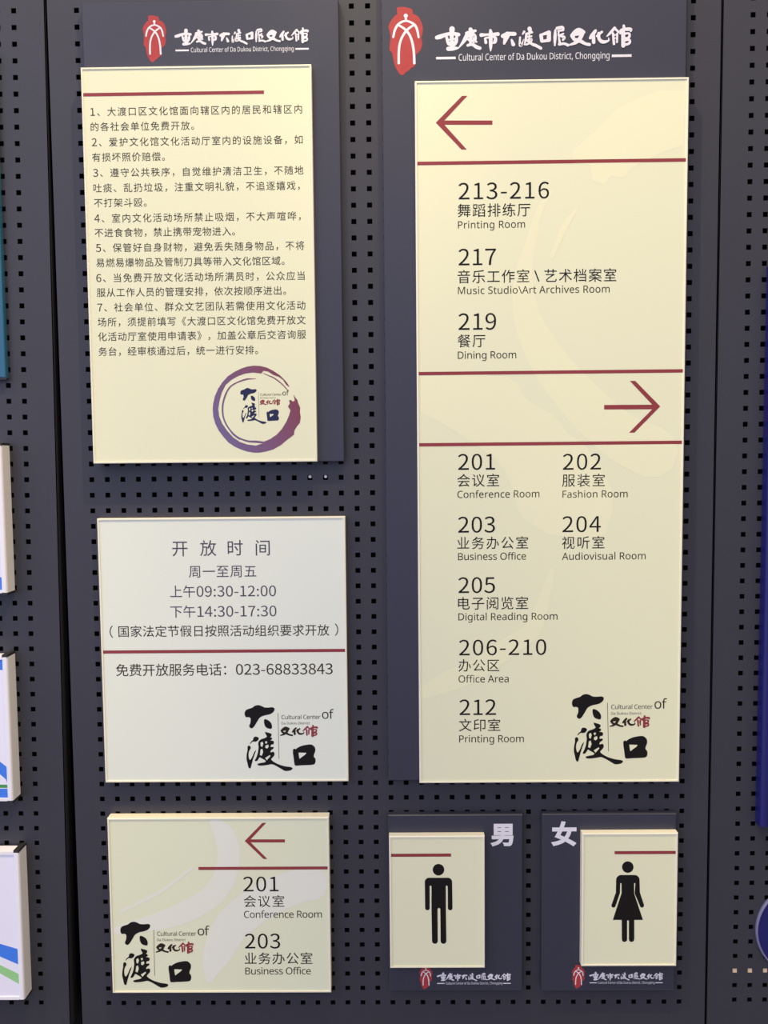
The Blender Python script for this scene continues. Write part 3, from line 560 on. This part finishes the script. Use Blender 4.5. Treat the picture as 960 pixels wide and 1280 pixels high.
g = G(); bar(g, 523.2, 556.1, 852.4, 552.8, 4.2, TF); g.obj('divider_bar', 'red', pn)
ARL = [(68,160),(158,68),(176,68),(97,152.5),(262,152.5),(262,167),(97,167),(174,252),(156,252)]
F = crop(520, 95, 2.743, TF); g = G(); g.poly([[F(*p) for p in ARL]], -TF); tag(g.obj('arrow', 'red', pn), 'red arrow pointing left')
F = crop(520, 440, 2.824, TF); g = G(); g.poly([[F(*p) for p in [(862,192),(774,102),(755,102),(834,186),(664,187),(664,203),(834,202),(752,285),(771,285)]]], -TF); tag(g.obj('arrow', 'red', pn), 'red arrow pointing right')
def listing(pn, t, num, cn, en, m='ink'):
    """num / en: (text, x0, x1, baseline, cap height), cn: (text, x0, x1, ink top, ink bottom)"""
    g = G(); s, a, b, y, h = num; line(g, s, a, b, y, h, t, 'D'); o = g.obj('room_listing', m, pn)
    g = G(); s, a, b, y0, y1 = cn; line(g, s, a, b, (y0 + y1) / 2, (y1 - y0) / 0.915, t, 'C'); g.obj('chinese_name', m, o)
    g = G(); s, a, b, y, h = en; line(g, s, a, b, y, h, t, 'L'); g.obj('english_name', 'brown', o)
for row in (
 (('213-216',573.2,686.3,248.5,20.4),('舞蹈排练厅',572,663,254.3,270.8),('Printing Room',572.5,656.3,285,9)),
 (('217',573.2,620,331.4,20.4),('音乐工作室 \\ 艺术档案室',572,770.4,336.6,352.9),('Music Studio\\Art Archives Room',572.5,762,366.6,9)),
 (('219',573.2,620.2,412.1,20.4),('餐厅',572,606.7,417.9,434),('Dining Room',572.3,645.3,448.1,9)),
 (('201',572.7,618.8,587.1,19.6),('会议室',571.6,624,592.4,608.2),('Conference Room',571.8,674.3,622,8.8)),
 (('202',703.6,751.2,587,19.6),('服装室',702.7,756.1,592.4,608.2),('Fashion Room',703.2,784.5,621.8,8.8)),
 (('203',572.7,618.8,665.6,19.6),('业务办公室',571.6,660.2,670.8,686.2),('Business Office',572.6,657.5,699.8,8.8)),
 (('204',703,751,665,19.6),('视听室',702.5,755.6,670.3,685.9),('Audiovisual Room',702.5,807,699.4,8.8)),
 (('205',573,618.8,741.1,19.4),('电子阅览室',572.5,660.2,746,761.8),('Digital Reading Room',573,696.8,775,8.8)),
 (('206-210',573.9,682.8,818.8,19.2),('办公区',573,624.2,824,839.4),('Office Area',573.2,635.8,853,8.8)),
 (('212',574.3,620,893.7,19.2),('文印室',573.6,625.3,898.6,914),('Printing Room',574,654.8,927.8,8.8))):
    listing(pn, TF, *row)
logo(pn, TF - 0.0002, 705 + 68 / 6.857, 860 + 52 / 6.857, 1.065 / 7.385)

# ================================================================== 3 opening hours sign
T3 = 0.014; q = 1 - T3 / DIST
x0, x1, zt, zb = -372.6 * U * q, -60.1 * U * q, ZC - 73.4 * U * q, ZC - 413.7 * U * q
r = thing('opening_hours_sign', ((x0 + x1) / 2, 0, zb), 'square pale cream sign with opening hours and a telephone number', 'sign')
pn = slab('sign_panel', r, x0, x1, zb, zt, 0.0, -T3, 'cream2')
TF3 = T3 - 0.0010
for s, xa, xb, ya, h, m, yb2, nm in (
 ('开',215.3,236.3,685.6,21.3,'violet',685.4,'heading_character'),('放',250,271,685.2,21.3,'violet',685,'heading_character'),('时',284.6,305,684.8,21.3,'violet',684.6,'heading_character'),('间',319.6,339.2,684.6,21.3,'violet',684.4,'heading_character'),('周一至周五',236,320.3,714.4,16.6,'violet',713.8,'weekday_line'),
 ('上午09:30-12:00',212.5,345,739.3,16.5,'violet',738.6,'hours_line'),('下午14:30-17:30',212.8,345.5,764.5,16.5,'violet',763.6,'hours_line'),
 ('国家法定节假日按照活动组织要求开放',148,411.5,789.3,15.4,'brown',787.5,'holiday_note'),('（',137,141.3,789.6,16,'brown',789.6,'bracket'),('）',418.6,422.2,787,16,'brown',787,'bracket'),('免费开放服务电话：023-68833843',145,415.8,838,16.6,'brown',835.6,'telephone_line')):
    g = G(); line(g, s, xa, xb, ya, h, TF3, 'C', yb2=yb2, dh=0.79); g.obj(nm, m, pn)
g = G(); bar(g, 129, 815.3, 432, 812.7, 4.0, TF3); g.obj('divider_bar', 'red', pn)
logo(pn, TF3 - 0.0002, 295 + 80 / 7.385, 870 + 84 / 7.385, 1 / 7.385)

# ================================================================== 4 small direction sign
T4 = 0.018; q = 1 - T4 / DIST
x0, x1, zt, zb = -372.0 * U * q, -86.1 * U * q, ZC - 460.7 * U * q, ZC - 695.6 * U * q
r = thing('direction_sign', ((x0 + x1) / 2, 0, zb), 'cream sign with a left arrow to rooms 201 and 203, below the opening hours', 'sign')
pn = slab('sign_panel', r, x0, x1, zb, zt, 0.0, -T4, 'cream3')
TF4 = T4 - 0.0010
FP = lambda x, y, *_: at(x, y, TF4 - 0.0001)
g = G()
for st in ([(270,1030,16),(281,1045,26),(286,1068,28),(280,1098,28),(262,1122,28),(225,1143,26),(180,1156,18),(145,1163,10)],[(262,1222,12),(270,1196,34),(290,1158,44),(330,1126,44),(372,1108,42),(390,1105,42)],[(150,1140,3),(200,1115,4),(240,1085,3)]):
    brush(g, st, FP, -TF4 + 0.0001, 8)
clip(g, x0 + 0.003, x1 - 0.003); tag(g.obj('brush_watermark', 'wm2', pn), 'faint grey-white brush ring printed across the face')
F = crop(290, 1020, 6.092, TF4); g = G(); g.poly([[F(*p) for p in [(97,190),(232,52),(260,52),(142,178),(403,178),(403,201),(142,201),(269,327),(240,327)]]], -TF4); tag(g.obj('arrow', 'red', pn), 'red arrow pointing left')
g = G(); bar(g, 248, 1085.5, 409.9, 1085, 4.0, TF4); g.obj('divider_bar', 'red', pn)
listing(pn, TF4, ('201',304.3,348.3,1114.2,18.2),('会议室',304.8,355.3,1119.2,1133.9),('Conference Room',305,402.4,1147.2,8.6))
listing(pn, TF4, ('203',306.4,350.4,1185.5,18.2),('业务办公室',305.9,390.5,1190.6,1205.3),('Business Office',306.6,388.5,1218,8.6))
logo(pn, TF4 - 0.0002, 140 + 77 / 7.385, 1140 + 90 / 7.385, 1.0 / 7.385)

# ================================================================== 5 and 6 toilet signs
def arc(cx_, cy_, r_, a0, a1, n=10): return [(cx_ + r_ * math.cos(math.radians(a0 + (a1 - a0) * k / n)), cy_ + r_ * math.sin(math.radians(a0 + (a1 - a0) * k / n))) for k in range(n + 1)]
MAN = (arc(363, 390, 50, -90, 0) + [(417, 685)] + arc(390.5, 685, 26.5, 0, 180) + [(362, 440)] + arc(351, 440, 10, 0, -180) + [(342, 700)] +
       [(347, 1062)] + arc(314, 1062, 33, 0, 180) + [(278, 702)] + arc(262, 702, 16, 0, -180) + [(249, 1062)] + arc(216, 1062, 33, 0, 180) +
       [(177, 700), (177, 440)] + arc(166, 440, 10, 0, -180) + [(157, 685)] + arc(130.5, 685, 26.5, 0, 180) + arc(150, 390, 50, 180, 270))
WOMAN = (arc(540, 370, 47, -90, 0) + [(590, 485), (627, 596)] + arc(609, 605, 19, -28, 152) + [(541, 492)] + arc(542, 404, 6, 0, -180, 6) + [(537, 492), (618, 738)] +
         [(538, 738), (538, 916)] + arc(513, 916, 25, 0, 180) + [(488, 742), (472, 742), (472, 916)] + arc(447.5, 916, 24.5, 0, 180) + [(422, 738), (340, 738), (420, 492)] +
         arc(414, 404, 6, 0, -180, 6) + [(406, 490), (364, 612)] + arc(346, 605, 19, 22, 200) + [(368, 485)] + arc(417, 370, 47, 180, 270))
def toilet(name, label, bb, cc, ch, chx, fig, head, F0, barx, dash):
    t1, t2 = 0.0135, 0.0265; q1, q2 = 1 - t1 / DIST, 1 - t2 / DIST
    x0, x1, zt, zb = bb[0] * U * q1, bb[1] * U * q1, ZC - bb[2] * U * q1, ZC - bb[3] * U * q1
    r = thing(name, ((x0 + x1) / 2, 0, zb), label, 'sign')
    board('backing_board', r, x0, x1, zb, zt, 0.0, -t1)
    pn = slab('sign_panel', r, cc[0] * U * q2, cc[1] * U * q2, ZC - cc[3] * U * q2, ZC - cc[2] * U * q2, -t1, -t2, 'cream')
    tf = t2 - 0.0010
    F = crop(*F0, tf); g = G(); g.poly([[F(*p) for p in fig]], -tf)
    g.poly([[F(head[0] + head[2] * math.cos(k * math.pi / 16), head[1] + head[2] * math.sin(k * math.pi / 16)) for k in range(32)]], -tf)
    g.obj('pictogram', 'ink', pn)
    g = G(); bar(g, *barx, 4.1, tf); g.obj('divider_bar', 'red', pn)
    g = G(); line(g, ch, chx[0], chx[1], chx[2], chx[3], t1 + 0.0002, 'C', bold=0.042); tag(g.obj('bold_character', 'white', r), 'bold white character')
    a, b = at(*dash[:2], t1), at(*dash[2:], t1)
    header(r, t1, a[0], (a[1] + b[1]) / 2, (b[0] - a[0]) / (E[0] - O[0]))
toilet('mens_toilet_sign', 'slate and cream toilet sign with the black man figure', (-9.8, 162.8, 458.3, 694.0), (-8.8, 114.0, 486.2, 662.7), '男', (612.9, 639.4, 1043, 29.5), MAN, (257, 248, 66), (520, 1060, 9.143), (488, 1069.2, 563.8, 1068.8), (546.5, 1229.2, 638.4, 1229))
toilet('womens_toilet_sign', 'slate and cream toilet sign with the black woman figure', (187.6, 359.4, 458.0, 694.5), (239.0, 361.6, 483.6, 661.0), '女', (688.8, 718.3, 1042.3, 30.5), WOMAN, (478, 250, 53), (720, 1050, 7.385), (768.2, 1066, 844.6, 1065.4), (737, 1228.4, 828.4, 1228.2))

# ================================================================== blades at the left edge
def framed(label, corner_top, corner_bot, prints, name='framed_sign', t=0.027, w=0.20):
    """white sign of curved aluminium rails with black end caps; corners = right front edge in the photo"""
    (xa, za), (xb, zb) = at(*corner_top, t), at(*corner_bot, t)
    x1 = (xa + xb) / 2; x0 = x1 - w
    r = thing(name, ((x0 + x1) / 2, 0, zb), label, 'sign')
    RW = 0.0088
    def rail(x, s):   # s = +1: outer side on the right
        prof = [(x, 0.0), (x, -t + 0.003), (x - s * 0.0008, -t + 0.001), (x - s * 0.0022, -t), (x - s * (RW - 0.001), -t), (x - s * RW, -t + 0.0012), (x - s * RW, 0.0)]
        n = len(prof); g = G(); g.v = [(p[0], p[1], zb + 0.004) for p in prof] + [(p[0], p[1], za - 0.004) for p in prof]
        for i in range(n):
            j = (i + 1) % n
            g.f.append((i, j, n + j, n + i) if s < 0 else (j, i, n + i, n + j))
        g.f += [tuple(range(n)), tuple(range(2 * n - 1, n - 1, -1))]
        g.obj('side_rail', 'rail', r)
        for z_a, z_b in ((zb, zb + 0.004), (za - 0.004, za)):
            g = G(); g.box(min(x, x - s * RW), max(x, x - s * RW), -t, 0.0, z_a, z_b); tag(g.obj('end_cap', 'cap', r), 'black end cap')
    rail(x1, 1); rail(x0, -1)
    g = G(); g.box(x0 + RW, x1 - RW, -t + 0.0025, -0.004, zb + 0.003, za - 0.003); face = g.obj('face_panel', 'lilac', r)
    for z_a, z_b in ((za - 0.008, za - 0.003), (zb + 0.003, zb + 0.008)):
        g = G(); g.box(x0 + RW, x1 - RW, -t + 0.001, -t + 0.0025, z_a, z_b); g.obj('cross_rail', 'rail', r)
    for pts, m, nm in prints:
        g = G(); tt = t - 0.0024
        c = []
        for x, y in pts:
            X, Z = at(x, y, tt); c.append((min(max(X, x0 + RW), x1 - RW), min(max(Z, zb + 0.0082), za - 0.0082)))
        g.poly([c], -tt); g.obj(nm, m, face)
def c4(y0, s, pts): return [(x / s, y0 + y / s) for x, y in pts]
framed('white framed sign at left edge below the teal sign, topmost of three', (2.4, 553.5), (8.4, 744),
       [([(-60, 716), (-20, 712), (20, 722), (20, 760), (-60, 760)], 'azure', 'printed_swoosh')])
framed('white framed sign at left edge with blue corner and green stripe, middle of three', (10.2, 818.5), (15.2, 1004),
       [(c4(800, 5.333, [(-400, 85), (18, 85), (18, 200), (-400, 200)]), 'azure', 'printed_corner'),
        (c4(800, 5.333, [(-300, 700), (-120, 745), (-40, 780), (40, 842), (60, 860), (60, 960), (40, 930), (0, 895), (-100, 830), (-300, 790)]), 'azure', 'printed_swoosh'),
        (c4(800, 5.333, [(-300, 955), (60, 965), (60, 986), (-300, 986)]), 'dkgreen', 'printed_stripe'),
        (c4(800, 5.333, [(-300, 991), (60, 991), (60, 1120), (-300, 1120)]), 'azure', 'printed_band')])
framed('white framed sign at left edge with blue and green swooshes, lowest of three', (24.0, 1063), (30.2, 1252.5),
       [(c4(1040, 5.333, [(-300, 690), (-120, 712), (0, 745), (110, 778), (130, 785), (130, 885), (115, 880), (0, 830), (-150, 790), (-300, 775)]), 'azure', 'printed_swoosh'),
        (c4(1040, 5.333, [(-300, 820), (-120, 845), (0, 886), (122, 945), (140, 953), (140, 1018), (122, 1010), (0, 942), (-140, 890), (-300, 870)]), 'green', 'printed_swoosh')])
t = 0.010; x1 = (at(3.3, 374, t)[0]); zb = at(4, 472, t)[1]; zt = at(0, 60, t)[1]
r = thing('teal_sign', (x1 - 0.1, 0, zb), 'teal blue sign at the far left edge above the white framed signs', 'sign')
board('sign_panel', r, x1 - 0.22, x1, zb, zt, 0.0, -t, 'teal')
g = G(); g.box(x1 - 0.221, x1 + 0.0006, -t + 0.001, -0.001, zb - 0.003, zb); tag(g.obj('end_cap', 'cap', r), 'black strip standing in for the shaded underside')  # black strip put in for the shade under the sign

# ================================================================== signs at the right edge
t = 0.020; x0 = at(952.6, 950, t)[0]; zb = at(955, 1034, t)[1]; zt = at(960, 330, t)[1]
r = thing('blue_sign', (x0 + 0.1, 0, zb), 'tall deep blue sign cut off by the right edge beside the directory', 'sign')
g = G(); n = 10; w = 0.24
prof = [(x0, 0.0)] + [(x0 + 0.006 - 0.006 * math.cos(a * math.pi / 2 / n), -(t - 0.006) - 0.006 * math.sin(a * math.pi / 2 / n)) for a in range(n + 1)]
prof += [(x0 + 0.010, -t), (x0 + 0.0105, -t + 0.0012), (x0 + 0.012, -t + 0.0012), (x0 + 0.0125, -t), (x0 + w - 0.004, -t), (x0 + w, -t + 0.004), (x0 + w, 0.0)]
n = len(prof); g.v = [(p[0], p[1], zb) for p in prof] + [(p[0], p[1], zt) for p in prof]
g.f = [(i, (i + 1) % n, n + (i + 1) % n, n + i) for i in range(n)] + [tuple(range(n - 1, -1, -1)), tuple(range(n, 2 * n))]
g.obj('sign_panel', 'blue', r)
t = 0.005; c = at(1005.5, 1163.5, t); R_ = at(945.5, 1166, t); R_ = c[0] - R_[0]
r = thing('round_sign', (c[0], 0, c[1] - R_), 'round deep blue sign with pale rim cut off by the lower right edge', 'sign')
def lathe(name, prof, m, parent):
    N = 96; g = G()
    for rr, y in prof: g.v += [(c[0] + rr * math.cos(2 * math.pi * k / N), y, c[1] + rr * math.sin(2 * math.pi * k / N)) for k in range(N)]
    for i in range(len(prof) - 1):
        for k in range(N): g.f.append((i * N + k, (i + 1) * N + k, (i + 1) * N + (k + 1) % N, i * N + (k + 1) % N))
    g.f.append(tuple(range(N - 1, -1, -1)) if False else tuple((len(prof) - 1) * N + k for k in range(N)))
    g.f = [f[::-1] for f in g.f]
    return g.obj(name, m, parent, False)
lathe('disc', [(R_ - 0.0005, 0.0), (R_ - 0.0005, -t + 0.002), (R_ - 0.0030, -t + 0.0015)], 'blue', r)
rim = [(R_, 0.0), (R_, -t + 0.001), (R_ - 0.001, -t), (R_ - 0.0026, -t), (R_ - 0.0030, -t + 0.0012)]
N = 96; g = G()
for rr, y in rim: g.v += [(c[0] + rr * math.cos(2 * math.pi * k / N), y, c[1] + rr * math.sin(2 * math.pi * k / N)) for k in range(N)]
for i in range(len(rim) - 1):
    for k in range(N): g.f.append((i * N + (k + 1) % N, (i + 1) * N + (k + 1) % N, (i + 1) * N + k, i * N + k))
g.obj('rim', 'bluerim', r)

# ================================================================== pale stubs added for light glints in holes below the notice sign
cols = [uv(-377.4 + P * i, 0)[0] for i in (14, 15)]
for X, lab in zip(cols, ('pale stub standing in for a light glint in a hole just below the notice sign, left of two', 'pale stub standing in for a light glint in a hole just below the notice sign, right of two')):
    g = G(); Z = uv(0, 24.4)[1] + 0.0016; N = 14; rad = 0.0025
    for y, rr in ((0.0016, rad * 0.55), (0.0020, rad), (0.0034, rad), (0.0034, rad * 0.5), (0.030, rad * 0.5)):
        g.v += [(X + rr * math.cos(2 * math.pi * j / N), y, Z + rr * math.sin(2 * math.pi * j / N)) for j in range(N)]
    for i in range(4):
        for j in range(N): g.f.append((i * N + j, i * N + (j + 1) % N, (i + 1) * N + (j + 1) % N, (i + 1) * N + j))
    g.f += [tuple(range(N - 1, -1, -1)), tuple(range(4 * N, 5 * N))]
    tag(g.obj('glint_stub', 'glint'), lab, 'glint_stub', 'light glints below the notice sign')
